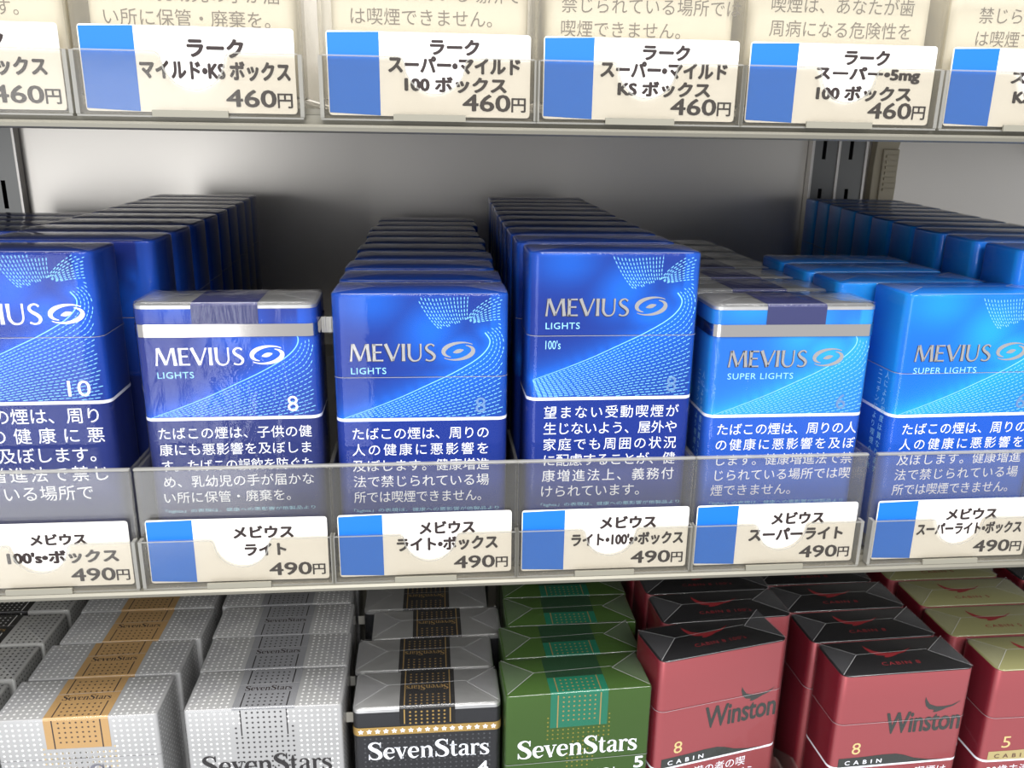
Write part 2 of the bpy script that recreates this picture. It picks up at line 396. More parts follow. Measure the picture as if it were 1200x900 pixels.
def blue_pack(label, group, h, zl, seam, pal, warning, wem, wx, name_z, name_x, sub, num, stamp, soft=False, hundred=None, numx=None, shift=0, tiny=None, fine=True, side_text=False, wstep=5.55, wfirst=5.2, d=22.5, nsc=1., wwid=44.6):
    root = thing('cigarette_pack', label, 'cigarette pack', group=group); W = 55; r = 3.2
    cf = swirl_color(pal, zl, h, shift)
    body_parts(root, W, d, h, r, cf, PRINT, None if soft else seam, fine)
    if soft:
        # foil folded over the top, navy seal across it, tear tape round the pack
        mb, _ = shell([h-1.4, h-.4, h+.25], W, d, r, 1, None, [-.12, -.05, .8], cap_bot=False); mb.build('foil_top', FOIL, root, True)
        mb = MB()
        prof = [(d+.25, h-8), (d+.25, h-.3), (d-.6, h+.45), (.5, h+.45), (-.25, h-.4), (-.25, h-9)]
        for (y0, z0), (y1, z1) in zip(prof, prof[1:]): mb.poly([(-10, y0, z0), (-10, y1, z1), (10, y1, z1), (10, y0, z0)])
        mb.build('paper_seal', NAVY_SEAL, root)
        mb, _ = shell([h-10.2, h-6.2], W, d, r, 1, None, cap_top=False, cap_bot=False, off=.42); mb.build('tear_tape', TAPE, root, True)
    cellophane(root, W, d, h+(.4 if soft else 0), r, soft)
    if not fine: return root
    P = front(.10)
    # white dividing line wraps round the corners a little
    mb, _ = shell([zl-.52, zl+.52], W, d, r, 1, None, cap_top=False, cap_bot=False, off=.09); 
    mb.build('dividing_line', WHITE_INK, root, True)
    swirl_dashes(zl, h, shift, h-10.5 if soft else None).build('dash_print', CYAN_INK, root)
    nw, nh = 27.0*nsc, 5.6*nsc
    if stamp is SILVER:
        mb = MB(); drawn(mb, front(.085), 'MEVIUS', FLARE, name_x-.1, name_z-.12, nw, nh, fat=1.45); mb.build('name_shadow', DARK_EDGE, root)
    mb = MB(); drawn(mb, front(.12), 'MEVIUS', FLARE, name_x, name_z, nw, nh); mb.build('name_lettering', stamp, root)
    mb = MB(); swirl(mb, front(.13), name_x+nw+6.9, name_z+3.1, 11.2, 7.0); mb.build('emblem', stamp, root)
    mb = MB(); text(mb, P, sub, name_x+.1, name_z-4.2, width=11 if len(sub) < 8 else 22.5, height=2.1, spacing=1.1)
    mb.build('strength_lettering', PALE_INK, root)
    if hundred:
        mb = MB(); text(mb, P, "100's", name_x+.2, name_z-10.8, width=4.9, height=2.9); mb.build('length_lettering', PALE_INK, root)
    if num:
        mb = MB(); text(mb, P, num, numx or 17.2, zl+2.0, height=5.2, width=6.8 if len(num) > 1 else 3.3); mb.build('number_lettering', SILVER_WHITE if stamp is not SILVER else GREY_INK, root)
    mb = MB()
    for i, ln in enumerate(warning):
        v = zl-wfirst-1.2-i*wstep; mx = max(len(q) for q in warning)
        if i < len(warning)-1 or len(ln) == mx: justified(mb, P, ln, -27.5+wx, v, wem*.98, wwid)
        else: text(mb, P, ln, -27.5+wx, v, em=wem*.98)
    mb.build('warning_lettering', WHITE_INK, root)
    if tiny:
        mb = MB(); text(mb, P, tiny[:26], -27.5+wx, zl-wfirst-1.2-len(warning)*wstep+1.6, width=48, height=1.5); mb.build('small_lettering', PALE_INK, root)
    if side_text:
        mb = MB()
        for k, ln in enumerate(('人により程度は異なりますが、', 'ニコチンにより喫煙への依存が')):
            for i, ch in enumerate(ln[:12]): text(mb, left(-27.62), ch, 8.0+4.0*k if 0 else 15.5-4.2*k, zl+12-i*3.1, em=2.7)
        mb.build('side_lettering', PALE_INK, root)
    return root
# exact text fit: warnings use glyph em size; spacing comes from em itself
FRONTONLY = ('dividing_line', 'dash_print', 'name_shadow', 'name_lettering', 'emblem', 'strength_lettering', 'length_lettering', 'number_lettering', 'warning_lettering', 'small_lettering', 'side_lettering', 'front_dot_print', 'swoosh', 'gold_band')
def dup(root, loc, rz, label, skip=FRONTONLY):
    r = root.copy(); COL.objects.link(r); r.location = Vector(loc)*S; r.rotation_euler = (0, 0, rz); r['label'] = label
    for ch in list(root.children):
        if ch.name.split('.')[0] in skip: continue
        c = ch.copy(); COL.objects.link(c); c.parent = r
        for g in ch.children:
            q = g.copy(); COL.objects.link(q); q.parent = c
    return r
def place(root, x0, y, z, yaw=0.):
    """x0,y = front left bottom corner"""
    a = math.radians(yaw); root.location = Vector((x0+27.5*math.cos(a), y+27.5*math.sin(a), z))*S; root.rotation_euler = (0, 0, a)
ORD = ['', 'first', 'second', 'third', 'fourth', 'fifth', 'sixth', 'seventh', 'eighth', 'ninth', 'tenth', 'eleventh', 'twelfth']
def fill(proto, spots, z, fmt, own=False):
    """copies behind a front pack; spots = [(x0,y,yaw)]; fmt takes the ordinal"""
    for i, (x0, y, yaw) in enumerate(spots):
        last = i == len(spots)-1
        lab = fmt.format(('last' if last else ORD[i+1])+' '+'pack')
        if own and i == 0: proto['label'] = lab; place(proto, x0, y, z, yaw); continue
        c = dup(proto, (0, 0, 0), 0, lab); place(c, x0, y, z, yaw)

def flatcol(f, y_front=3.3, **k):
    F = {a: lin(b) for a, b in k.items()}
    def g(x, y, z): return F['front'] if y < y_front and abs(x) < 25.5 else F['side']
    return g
def stripe_mesh(h, x0, x1, drop, d):
    mb = MB()
    prof = [(d-.2, h+.07), (.55, h+.07), (.05, h-.25), (-.09, h-.7), (-.09, h-drop)]
    for (ya, za), (yb, zb) in zip(prof, prof[1:]): mb.poly([(x0, ya, za), (x1, ya, za), (x1, yb, zb), (x0, yb, zb)])
    return mb
def star_box(label, group, kind, seam):
    """square-cornered box strewn with little stars, a stripe over the top"""
    root = thing('cigarette_pack', label, 'cigarette pack', group=group); h = 88; d = 22.3; r = .9
    P = front(.12); T = top(h+.10)
    pal = {'gold': ((224, 224, 223), (176, 176, 175)), 'silver': ((222, 222, 222), (176, 176, 175)), 'green': ((92, 122, 44), (58, 88, 30)), 'spotted': ((205, 205, 202), (190, 190, 186))}[kind]  # top and sides darker than the front: shelf shade put into the colour
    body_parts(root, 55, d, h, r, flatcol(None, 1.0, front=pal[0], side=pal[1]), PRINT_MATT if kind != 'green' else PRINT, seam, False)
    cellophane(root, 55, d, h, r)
    band = {'gold': GOLD_BAND, 'silver': GREY_BAND, 'green': TEAL_BAND, 'spotted': BLACK_SEAL}[kind]
    dot = {'gold': BROWN_INK, 'silver': BLACK_INK, 'green': GOLD_INK, 'spotted': SILVER_DOT}[kind]
    off = {'spotted': -0.5}.get(kind, 0)
    hw = 10.9; drop = {'gold': 12.5, 'silver': .3, 'green': 15, 'spotted': 30}[kind]
    if kind == 'green':
        mb = MB(); mb.poly([T(-hw, 9.2), T(hw, 9.2), T(hw, d-.4), T(-hw, d-.4)]); mb.build('rear_stripe', mat('dark_green_stripe_print', (24, 66, 34), .4, .2), root)
        st = stripe_mesh(h, off-hw, off+hw, drop, 9.4).build('stripe', band, root)
    else: st = stripe_mesh(h, off-hw, off+hw, drop, d).build('stripe', band, root)
    ln = MB(); D = MB(); W_ = MB()
    lw = .42
    for sx in (-8.1, 8.1):
        for a, b in (((.6, 8.6), (13.4, 21.8)) if kind != 'green' else ((.6, 9.1),)):
            ln.poly([T(off+sx-lw/2, a), T(off+sx+lw/2, a), T(off+sx+lw/2, b), T(off+sx-lw/2, b)])
        bot = h-drop if kind != 'silver' else h-11.5
        ln.poly([P(off+sx-lw/2, bot), P(off+sx+lw/2, bot), P(off+sx+lw/2, h-.8), P(off+sx-lw/2, h-.8)])
    rows = [1.5+1.95*i for i in range(4)]+[14.3+1.95*i for i in range(4)]
    for v in (rows if kind != 'green' else rows[:4]):
        for i in range(-3, 4): star(D, T, off+i*2.0, v, .52)
    nm = MB(); drawn(nm, T, 'SevenStars', SERIF, off-8.6, 9.7, 17.2, 2.8)
    nm.build('stripe_lettering', BROWN_INK if kind in ('gold', 'silver') else (GOLD_INK if kind != 'green' else mat('dark_green_ink', (8, 60, 40), .5)), root)
    ln.build('stripe_line', BROWN_INK if kind == 'gold' else (BLACK_INK if kind == 'silver' else (GOLD_INK if kind == 'green' else SILVER_DOT)), root)
    for k in range(6 if kind != 'silver' else 0):
        v = h-1.9-k*2.0
        if v > h-drop+.6:
            for i in range(-3, 4): star(D, P, off+i*2.0, v, .5)
    D.build('stripe_stars', dot, root)
    if kind != 'green':
        ds = BLACK_INK if kind == 'spotted' else SILVER_DOT
        for j in range(11):
            for i in range(-12, 13):
                if abs(i*2.15-off) > hw+.6 and abs(i*2.15) < 26.9: star(W_, T, i*2.15, 1.1+1.98*j, .62)
        for j in range(11):                # right and left sides
            for k in range(16):
                for sx in (-27.6, 27.6): star(W_, lambda u, v, sx=sx: (sx, u, v), 1.2+1.98*j, h-1.6-2.1*k, .5)
        W_.build('star_print', ds, root)
    Fm = MB(); X = MB()
    if kind in ('gold', 'silver'):
        for j in range(17):
            for i in range(-12, 13):
                v = h-1.9-2.1*j; u = i*2.12
                if abs(u) < hw+.4 and v > h-drop-.5 and kind == 'gold': continue
                if kind == 'silver' and abs(u) < (7.5 if v > h-8 else 12.5): continue
                if abs(u) < 26.8: star(Fm, P, u, v, .62)
        Fm.build('front_dot_print', SILVER_DOT, root)
        for j in range(14):
            for i in range(-6, 7):
                v = h-1.9-2.1*j; u = i*2.0
                if kind == 'gold':
                    if (v < h-drop and abs(i) <= 5 + (j > 5)) or (abs(i) == 6 and h-11 > v): star(X, P, u, v, .5)
                else:
                    if abs(i) <= 3 or (v < h-11.5 and abs(i) <= 5) or (abs(i) == 5 and v < h-7): star(X, P, u, v, .52)
        X.build('front_dot_print', PALE_GOLD_DOT if kind == 'gold' else BLACK_INK, root)
    if kind == 'green':
        for j in range(22):
            for i in range(-7, 8):
                v = h-10.5-1.85*j; u = i*1.95
                if abs(i) <= 5 and v > h-drop-.5: continue
                if abs(i) == 7: continue
                if abs(i) >= 6 and v < h-21: continue
                if v < h-20 and not (-1.5 < i + (h-20-v)*.08 < 4): continue
                star(X, P, u, v, .45)
        X.build('front_dot_print', OLIVE_DOT, root)
    nm = MB(); fm = {'gold': GREY_NAME, 'silver': BLACK_INK, 'green': WHITE_INK, 'spotted': BLACK_INK}[kind]
    drawn(nm, front(.16), 'SevenStars', SERIF, -23.2, h-27.8, 46.6, 8.2); nm.build('name_lettering', fm, root)
    if kind == 'green':
        nm = MB(); text(nm, P, 'MENTHOL', -8.5, h-36.9, width=24.5, height=2.0, spacing=1.5, bold=.01); text(nm, P, '5', 22.8-.3, h-36.0, width=3.4, height=5.0, bold=.02)
        nm.build('flavour_lettering', WHITE_INK, root)
    return root
def star_soft(label, group):
    """soft pack: foil top, black seal, gold star band"""
    root = thing('cigarette_pack', label, 'cigarette pack', group=group); h = 83; d = 21.8; r = 2.2
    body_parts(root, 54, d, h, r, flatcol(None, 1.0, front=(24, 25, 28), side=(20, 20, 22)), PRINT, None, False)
    mb, _ = shell([h-1.6, h-.4, h+.3], 54, d, r, 1, None, [-.12, -.05, .9], cap_bot=False); mb.build('foil_top', FOIL, root, True)
    mb = MB(); prof = [(d+.3, h-9), (d+.3, h-.2), (d-.6, h+.5), (.5, h+.5), (-.3, h-.3), (-.3, h-7)]
    for (y0, z0), (y1, z1) in zip(prof, prof[1:]): mb.poly([(-10.2, y0, z0), (-10.2, y1, z1), (10.2, y1, z1), (10.2, y0, z0)])
    sl = mb.build('paper_seal', BLACK_SEAL, root)
    T = top(h+.56); P = front(.36); G = MB()
    for sx in (-8.4, 8.4):
        G.poly([T(sx-.22, .5), T(sx+.22, .5), T(sx+.22, d-.8), T(sx-.22, d-.8)]); G.poly([P(sx-.22, h-6.8), P(sx+.22, h-6.8), P(sx+.22, h-.6), P(sx-.22, h-.6)])
    for v in [1.2+1.7*i for i in range(4)]+[13.6+1.7*i for i in range(4)]:
        for i in range(-3, 4): star(G, T, i*2.1, v, .55)
    for v in [h-1.8-1.6*i for i in range(4)]:
        for i in range(-3, 4): star(G, P, i*2.1, v, .55)
    G.build('gold_print', GOLD_INK, sl)
    nm = MB(); drawn(nm, T, 'SevenStars', SERIF, -8, 12, 16, 3.0, flip=True); nm.build('seal_lettering', GOLD_INK, sl)
    mb, _ = shell([h-11.2, h-7.8], 54, d, r, 1, None, cap_top=False, cap_bot=False, off=.42); tp = mb.build('gold_band', GOLD_INK, root, True)
    X = MB()
    for i in range(-8, 9): star(X, front(.5), i*3.05, h-9.5, 1.15)
    X.build('band_stars', WHITE_INK, tp)
    X = MB()
    for j in range(20):
        for i in range(-11, 12): star(X, front(.1), i*2.1, h-13-2.0*j, .45)
    X.build('front_dot_print', mat('faint_grey_star_ink', (70, 70, 74), .4), root)
    nm = MB(); drawn(nm, front(.14), 'SevenStars', SERIF, -22.3, h-22.3, 45.5, 7.9); text(nm, front(.14), '4', 18.8, h-30.5, width=3.6, height=5.2, bold=.02)
    nm.build('name_lettering', WHITE_INK, root)
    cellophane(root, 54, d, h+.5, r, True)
    return root
EAGLE = [(.0, .42), (.005, .455), (.04, .38), (.14, .245), (.33, .165), (.53, .155), (.76, .18), (1.0, .29), (.80, .15), (.62, .10), (.47, .035), (.33, .0), (.26, .015), (.30, .065), (.14, .10), (.04, .20), (-.005, .34)]
def eagle(mb, P, u0, v0, w_, k=1.0): mb.poly([P(u0+a*w_, v0+b*w_*k) for a, b in EAGLE][::-1])
def red_pack(label, group, h, pale, num, shift=0, lines=('20歳未満の者の喫煙は', '、法律で禁じられて'), length=None, fine=True):
    root = thing('cigarette_pack', label, 'cigarette pack', group=group); d = 22.2; r = 3.2; zl = 45.5+shift
    cf0, cs, ct = lin((166, 78, 82)), lin((132, 20, 40)), lin((128, 128, 84)) if pale else lin((14, 13, 15))
    def cf(x, y, z):
        if z > h-.2: return ct
        return cf0 if y < 1.2 else cs
    body_parts(root, 55, d, h-.4, r, cf, PRINT_RED, h-22, False)
    mb, _ = shell([h-.38, h-.05], 54.6, d-.4, r, 1, None, [0, .35], cap_bot=True)
    T = top(h+.03); lid = mb.build('lid_top', mat('pale_green_gold_top', (150, 148, 100), .42, .35) if pale else mat('black_top_card', (12, 11, 13), .35), root, True)
    mb = MB(); eagle(mb, T, -9.5, 10, 19, 1.0); mb.build('lid_emblem', RED_INK, lid)
    mb = MB(); text(mb, T, "CABIN "+num+(" 100's" if length else ''), -8 if not length else -10, 5.2, width=16 if not length else 22, height=2.0, spacing=1.2); mb.build('lid_lettering', RED_INK, lid)
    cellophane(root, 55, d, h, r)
    P = front(.12)
    mb, _ = shell([zl-.52, zl+.52], 55, d, r, 1, None, cap_top=False, cap_bot=False, off=.09); mb.build('dividing_line', WHITE_INK, root, True)
    mb = MB(); pts = [(-24.3, zl+.4), (22, zl+.4), (14, zl+1.0), (8, zl+2.2), (3.5, zl+4.0), (0, zl+4.9), (-6, zl+5.0), (-14, zl+4.6), (-24.3, zl+4.5)]
    mb.poly([P(*q) for q in pts]); mb.build('swoosh', mat('pale_gold_swoosh_ink', (196, 180, 124), .4, .3) if pale else DARK_GREEN_INK, root)
    mb = MB(); text(mb, front(.18), 'CABIN', -21.5, zl+1.3, width=15.5, height=1.9, spacing=1.9, bold=.015); mb.build('front_dot_print', mat('brown_cabin_ink', (96, 62, 50), .5) if pale else WHITE_INK, root)
    mb = MB(); text(mb, P, num, -19.3, zl+6.1, width=3.6, height=5.4, bold=.0); mb.build('number_lettering', mat('pale_gold_ink', (226, 204, 140), .4, .2), root)
    mb = MB(); text(mb, P, 'Winston', -6.6, zl+14.8, width=31.5, height=9.4, bold=.02, spacing=.95); mb.build('name_lettering', DARK_GREEN_INK, root)
    mb = MB(); eagle(mb, P, 8.5, zl+23.3, 15.5, 1.05); mb.build('emblem', DARK_GREEN_INK, root)
    mb = MB()
    for i, ln in enumerate(lines): text(mb, P, ln, -23.8, zl-6.2-i*5.7, em=4.7)
    mb.build('warning_lettering', WHITE_INK, root)
    return root
def white_pack(label, group, lines, ubase, em, x_in=4.5):
    root = thing('cigarette_pack', label, 'cigarette pack', group=group)
    mb, c = shell(levels(0, 60, 60), 55, 22.5, 3.2, 1, None); mb.build('body', FLAT_WHITE, root, True)
    mb, c = shell([60.25, 87.4, 88], 55, 22.5, 3.2, 1, None, [0, 0, .5]); mb.build('lid', FLAT_WHITE, root, True)
    mb = MB()
    for i, ln in enumerate(lines): text(mb, front(.1), ln, -27.5+x_in, ubase-i*em*1.32, em=em)
    mb.build('warning_lettering', WARN_GREY, root)
    return root

# ------------------------------------------------------------------ shop fitting: back panel, uprights, shelves
X0, X1 = -380, 520
DZ = 143.8
mb = MB(); mb.box(X0, X1, 300, 303, -175, 330); o = mb.build('wall_back', STEEL); o['kind'] = 'structure'
def upright(xs, label):
    """slotted steel standard standing on the back panel: two channels side by side"""
    t = thing('shelf_upright', label, 'shelf upright', (xs[0], 299.5, -170))
    for a, b in zip(xs, xs[1:]):
        ch = MB(); bar = MB(); n = 14; x0, x1 = a-xs[0], b-xs[0]; cx = (x0+x1)/2-1.0
        zs = [5+36*k for k in range(n)]; prev = 0
        for z in zs:                                # front web made of solid pieces between real slots
            ch.box(x0+.2, x1-.2, -5.5, -4.5, prev, z) if z > prev else None
            ch.box(x0+.2, cx-1.3, -5.5, -4.5, z, z+17); ch.box(cx+1.3, x1-.2, -5.5, -4.5, z, z+17); prev = z+17
        ch.box(x0+.2, x1-.2, -5.5, -4.5, prev, 500)
        c = ch.build('channel', UPRIGHT, t)
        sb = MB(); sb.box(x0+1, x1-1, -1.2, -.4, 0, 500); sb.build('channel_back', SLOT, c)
    for a in xs:
        e = MB(); x = a-xs[0]; e.box(x-.9, x+.9, -6.6, 0, 0, 500); e.build('flange', UPRIGHT_EDGE, t, bevel=.3)
upright([241.5, 259.5, 278.5], 'slotted double steel upright on the back panel behind the bright blue packs at right')
upright([-297, -279, -261], 'slotted steel upright at the far left edge of the back panel')
# beige ribbed plastic block fixed beside the right upright
t = thing('cable_clip', 'beige ribbed plastic block on the back panel beside the right upright', 'plastic clip', (292, 299.5, 100))
b = MB(); b.prism([(-8, -14), (9, -14), (9.5, 8), (8, 30), (10, 38), (-7, 38), (-8, 20)], -7, 0); b.build('block', BEIGE, t, bevel=.8)
b = MB(); b.box(-3, 8, -9, -7.05, -4, 30); pl = b.build('raised_plate', BEIGE, t, bevel=.6)
for k in range(7):
    b = MB(); b.box(-1, 7, -9.9, -9.05, 3+3.6*k, 4.8+3.6*k); b.build('rib', BEIGE, pl)
def shelf(z, label):
    t = thing('shelf', label, 'shelf', (0, 0, z))
    b = MB(); b.extx([(-7.4, -2), (-7.4, -3.6), (299, -3.6), (299, -2)], X0, X1); b.build('shelf_board', SHELF_M, t)
    b = MB(); b.extx([(-7.4, -3.7), (-8.4, -3.7), (-8.4, -6.0), (-12.2, -6.2), (-12.9, -6.9), (-12.8, -7.9), (-12.0, -8.4), (-7.4, -8.4)], X0, X1); b.build('front_lip', SHELF_M, t, True)
    for bx in (-300, 420):
        b = MB(); b.extx([(250, -3.8), (292.5, -3.8), (292.5, -22)], bx, bx+2); b.build('bracket', UPRIGHT, t)
shelf(0, 'middle metal shelf with rounded front lip carrying the row of blue packs')
shelf(DZ-1.2, 'upper metal shelf with rounded front lip carrying the row of white packs')
shelf(-150, 'lower metal shelf under the silver, black, green and red packs')
# shadowed rail the trays clip into
# ------------------------------------------------------------------ clear trays
def tray(x, z, label, group, hazy=False, plain=False):
    """x = left edge of the price card pocket"""
    M = TRAY_HAZY if hazy else TRAY
    t = thing('display_tray', label, 'display tray', (x-2.1, 0, z), group=group); Wt = 60.3
    h = 33.2
    if not plain:
        b = MB(); b.box(0, Wt, -8.2, -7.0+.0, -.2, h); b.build('front_wall', M, t, bevel=.25)
        b = MB(); b.box(.1, Wt-.1, -8.5, -6.9, h, h+.9); b.build('wall_rim', TRAY_RIM, t, bevel=.3)
        # pocket plate with a finger notch
        z0, z1 = -5.6, 10.6; cx, R, fr = 31.6, 7.9, 1.8
        pts = [(1.2, z0), (Wt-1.2, z0), (Wt-1.2, z1)]
        rim = []
        for i in range(6):                        # right shoulder
            a = math.radians(90+90*i/5); rim.append((cx+R+.5+fr+fr*math.cos(a)*1.0, z1-fr+fr*math.sin(a)))
        for i in range(17):
            a = math.radians(-12-156*i/16); rim.append((cx+(R+.4)*math.cos(a), z1-1.4+(R+.2)*math.sin(a)))
        for i in range(6):
            a = math.radians(0+90*i/5); rim.append((cx-R-.5-fr+fr*math.cos(a), z1-fr+fr*math.sin(a)))
        pts += rim+[(1.2, z1)]
        b = MB(); b.prism(pts, -11.4, -10.2); pk = b.build('label_pocket', POCKET, t, True)
        full = [(Wt-1.2, z1)]+rim+[(1.2, z1)]
        b = MB(); ribbon(b, front(11.5), [(u, v, .42) for u, v in full]); b.build('pocket_rim', TRAY_RIM, pk)
        b = MB(); b.box(.2, Wt-.2, -11.3, -7.1, -6.2, -5.7); b.box(.0, 1.1, -11.3, -8.3, -5.6, 10.6); b.box(Wt-1.1, Wt, -11.3, -8.3, -5.6, 10.6); b.build('pocket_frame', TRAY_RIM, t)
        b = MB(); b.box(20, 40, -12.1, -11.45, -6.1, -4.3); b.build('clip_tab', mat('frosted_clip_tab', (140, 137, 124), .45), t)
    for xx in (0, Wt-1.0):
        b = MB(); b.extx([(-7.0, -.2), (262, -.2), (262, 14), (60, 14), (25, h-.2), (-7.0, h-.2)], xx, xx+1.0); b.build('side_wall', M, t)
    b = MB(); b.box(1.1, Wt-1.1, -6.9, 262, -1.6, -.6); b.build('tray_floor', M, t)
    return t
def card(x, y, z, label, group, lines, price, tilt=0.):
    t = thing('price_card', label, 'price card', (x, y, z), group=group); w_, h_ = 56, 21.9
    t.rotation_euler = (0, math.radians(tilt), 0)
    pts = []
    for cx_, cz_, a0 in ((w_-.9, .9, -90), (w_-.9, h_-.9, 0), (.9, h_-.9, 90), (.9, .9, 180)):
        pts += [(cx_+.9*math.cos(math.radians(a0+30*i)), cz_+.9*math.sin(math.radians(a0+30*i))) for i in range(4)]
    b = MB(); b.prism(pts, 0, .35); b.build('card', CARD, t)
    b = MB(); b.poly([(.25, -.05, .7), (14.2, -.05, .1), (14.2, -.05, h_-.1), (.25, -.05, h_-.5)]); b.build('blue_band', CARD_BLUE, t)
    b = MB(); P = front(.07)
    for s_, u, v, wd, ht in lines: text(b, P, s_, u, v, width=wd, height=ht, bold=.05)
    text(b, P, price, 37.2, 1.7, width=13.2, height=4.4, bold=.02); text(b, P, '円', 50.9, 1.6, width=3.9, height=3.7, bold=.02)
    b.build('lettering', BROWN_INK, t)
ZM = -4.8; ZT = ZM+DZ
MID = [-161.8, -100.6, -41.1, 18.2, 76.9, 140.1, 201.5]
TOP = [-163.6, -102.6, -38.0, 21.7, 81.0, 141.9]
mid_names = ['beneath the leftmost blue pack marked 10', 'beneath the soft pack with a silver tape', 'beneath the box marked LIGHTS and 8', "beneath the taller box marked 100's", 'beneath the light blue soft pack marked 6', 'beneath the light blue box at the right', 'beyond the right edge of the middle shelf']
for i, x in enumerate(MID):
    tray(x, 0, 'clear plastic tray with label pocket '+mid_names[i], 'clear trays on the middle shelf')
lines_mid = [
 [('メビウス', 26.5, 14.6, 16.5, 3.6), ("100's・ボックス", 19.0, 8.2, 33.0, 4.3)],
 [('メビウス', 26.8, 15.2, 18.4, 4.0), ('ライト', 30.0, 9.0, 12.6, 4.0)],
 [('メビウス', 26.2, 14.6, 17.6, 4.2), ('ライト・ボックス', 18.8, 8.6, 32.5, 4.6)],
 [('メビウス', 26.2, 14.8, 18.6, 4.2), ("ライト・100's・ボックス", 16.8, 8.6, 37.6, 4.4)],
 [('メビウス', 26.2, 14.6, 18.0, 4.2), ('スーパーライト', 18.8, 8.6, 32.8, 4.4)],
 [('メビウス', 25.4, 14.4, 18.0, 4.0), ('スーパーライト・ボックス', 15.4, 8.8, 38.2, 4.3)],
]
for i, ls in enumerate(lines_mid):
    card(MID[i]+.1, -9.6, ZM, '490 yen price card with blue band, '+mid_names[i], '490 yen price cards on the middle shelf', ls, '490', [0, .2, -.3, 0, 0, 0][i])
top_names = ['cut off at the top left corner', 'second from left in top row', 'third from left in top row', 'fourth from left in top row', 'fifth from left in top row', 'cut off at the top right corner']
for i, x in enumerate(TOP):
    tray(x, DZ, 'hazy clear plastic tray, '+top_names[i], 'clear trays on the upper shelf', hazy=True)
lines_top = [
 [('ラーク', 26, 15.2, 16.0, 4.2), ('ワン・KS ボックス', 18, 8.8, 34, 4.4)],
 [('ラーク', 28.0, 14.4, 14.4, 4.4), ('マイルド・KS ボックス', 15.2, 8.6, 39.3, 4.6)],
 [('ラーク', 28.3, 16.4, 13.2, 3.8), ('スーパー・マイルド', 16.8, 11.6, 36.2, 4.1), ('100 ボックス', 21.2, 6.6, 28.0, 3.9)],
 [('ラーク', 28.3, 16.4, 13.2, 3.8), ('スーパー・マイルド', 16.4, 11.6, 36.4, 4.1), ('KS ボックス', 21.6, 6.6, 26.6, 3.9)],
 [('ラーク', 28.3, 16.4, 13.2, 3.8), ('スーパー・5mg', 20.0, 11.6, 31.5, 4.1), ('100 ボックス', 21.0, 6.6, 28.6, 3.9)],
 [('ラーク', 28.3, 16.4, 13.2, 3.8), ('スーパー・5mg', 19.4, 11.6, 31.5, 4.1), ('KS ボックス', 21.0, 6.6, 27.0, 3.9)],
]
for i, ls in enumerate(lines_top):
    card(TOP[i]+.1, -9.6, ZT, '460 yen price card with blue band, '+top_names[i], '460 yen price cards on the upper shelf', ls, '460')

# ------------------------------------------------------------------ white packs on the upper shelf
g = 'white packs behind the hazy trays on the upper shelf'
wp = [(['の健康に悪影響を', '及ぼします。'], 25.5, 4.5, 20), (['場所に保管してたね', 'ため、乳幼児の手が届', 'い所に保管・廃棄を。'], 30.4, 4.75, 4.5),
      (['禁じられている場所で', 'は喫煙できません。'], 26.0, 4.75, 5.5), (['禁じられている場所では', '喫煙できません。'], 24.3, 4.75, 4.5),
      (['喫煙は、あなたが歯', '周病になる危険性を'], 26.0, 4.85, 6.0), (['禁じられている場所で', 'は喫煙できません。'], 24.7, 4.8, 8.5)]
wl = ['white pack front cut off at the top left corner', 'white pack top row, second from left, text ending 保管・廃棄を', 'white pack top row, text reading は喫煙できません', 'white pack top row, text starting 禁じられている場所では', 'white pack top row, text about 危険性 below 喫煙は', 'white pack front cut off at the top right corner']
for i, (ls, ub, em, xi) in enumerate(wp):
    p = white_pack(wl[i], g, ls, ub, em, xi); place(p, TOP[i]+1.0, -4.5, DZ)

# ------------------------------------------------------------------ blue packs on the middle shelf
W1 = ['たばこの煙は、周りの', '人の健康に悪影響を', '及ぼします。健康増進', '法で禁じられている場', '所では喫煙できません。']
TINY = '「lights」の表現は、健康への悪影響が他製品より小さいことを意味しません'
G = 'packs standing in rows on the middle shelf'
p0 = blue_pack('large blue hard pack marked 10 with white warning text, cut off at the left edge', G, 99, 51.5, 73, DEEP,
    ['たばこの煙は、周り', 'の人の健康に悪', '影響を及ぼします。', '健康増進法で禁じ', 'られている場所で'], 5.2, 5.0, 79.5, -21.2, '', '10', SILVER_WHITE, numx=16.5, shift=0, wstep=6.6, wfirst=5.5) if 0 else None
def bp(label, h, zl, seam, pal, warn, **k):
    d_ = dict(wem=4.55, wx=4.6, name_z=65.5, name_x=-22.2, sub='LIGHTS', num='8', stamp=SILVER, tiny=TINY); d_.update(k)
    return blue_pack(label, G, h, zl, seam, pal, warn, **d_)
p0 = bp('large blue hard pack marked 10 with white warning text, cut off at the left edge', 99, 52, 73, DEEP,
    ['たばこの煙は、周り', 'の人の健康に悪', '影響を及ぼします。', '健康増進法で禁じ', 'られている場所で'], wem=5.75, wx=2.6, wwid=49.5, nsc=1.13, name_x=-19.2, name_z=77.2, sub='100', num='10', stamp=SILVER_WHITE, shift=6.5, numx=15.5, wstep=6.55, tiny=None)
place(p0, -166.5, 3.0, 0, 1)
fill(p0, [(-157.5+(-12.0)*(k/9.0)**1.6, 33+25.2*k, random.uniform(-1, 1)) for k in range(9)], 0, 'dark blue 100 length box, {} behind the front pack marked 10')
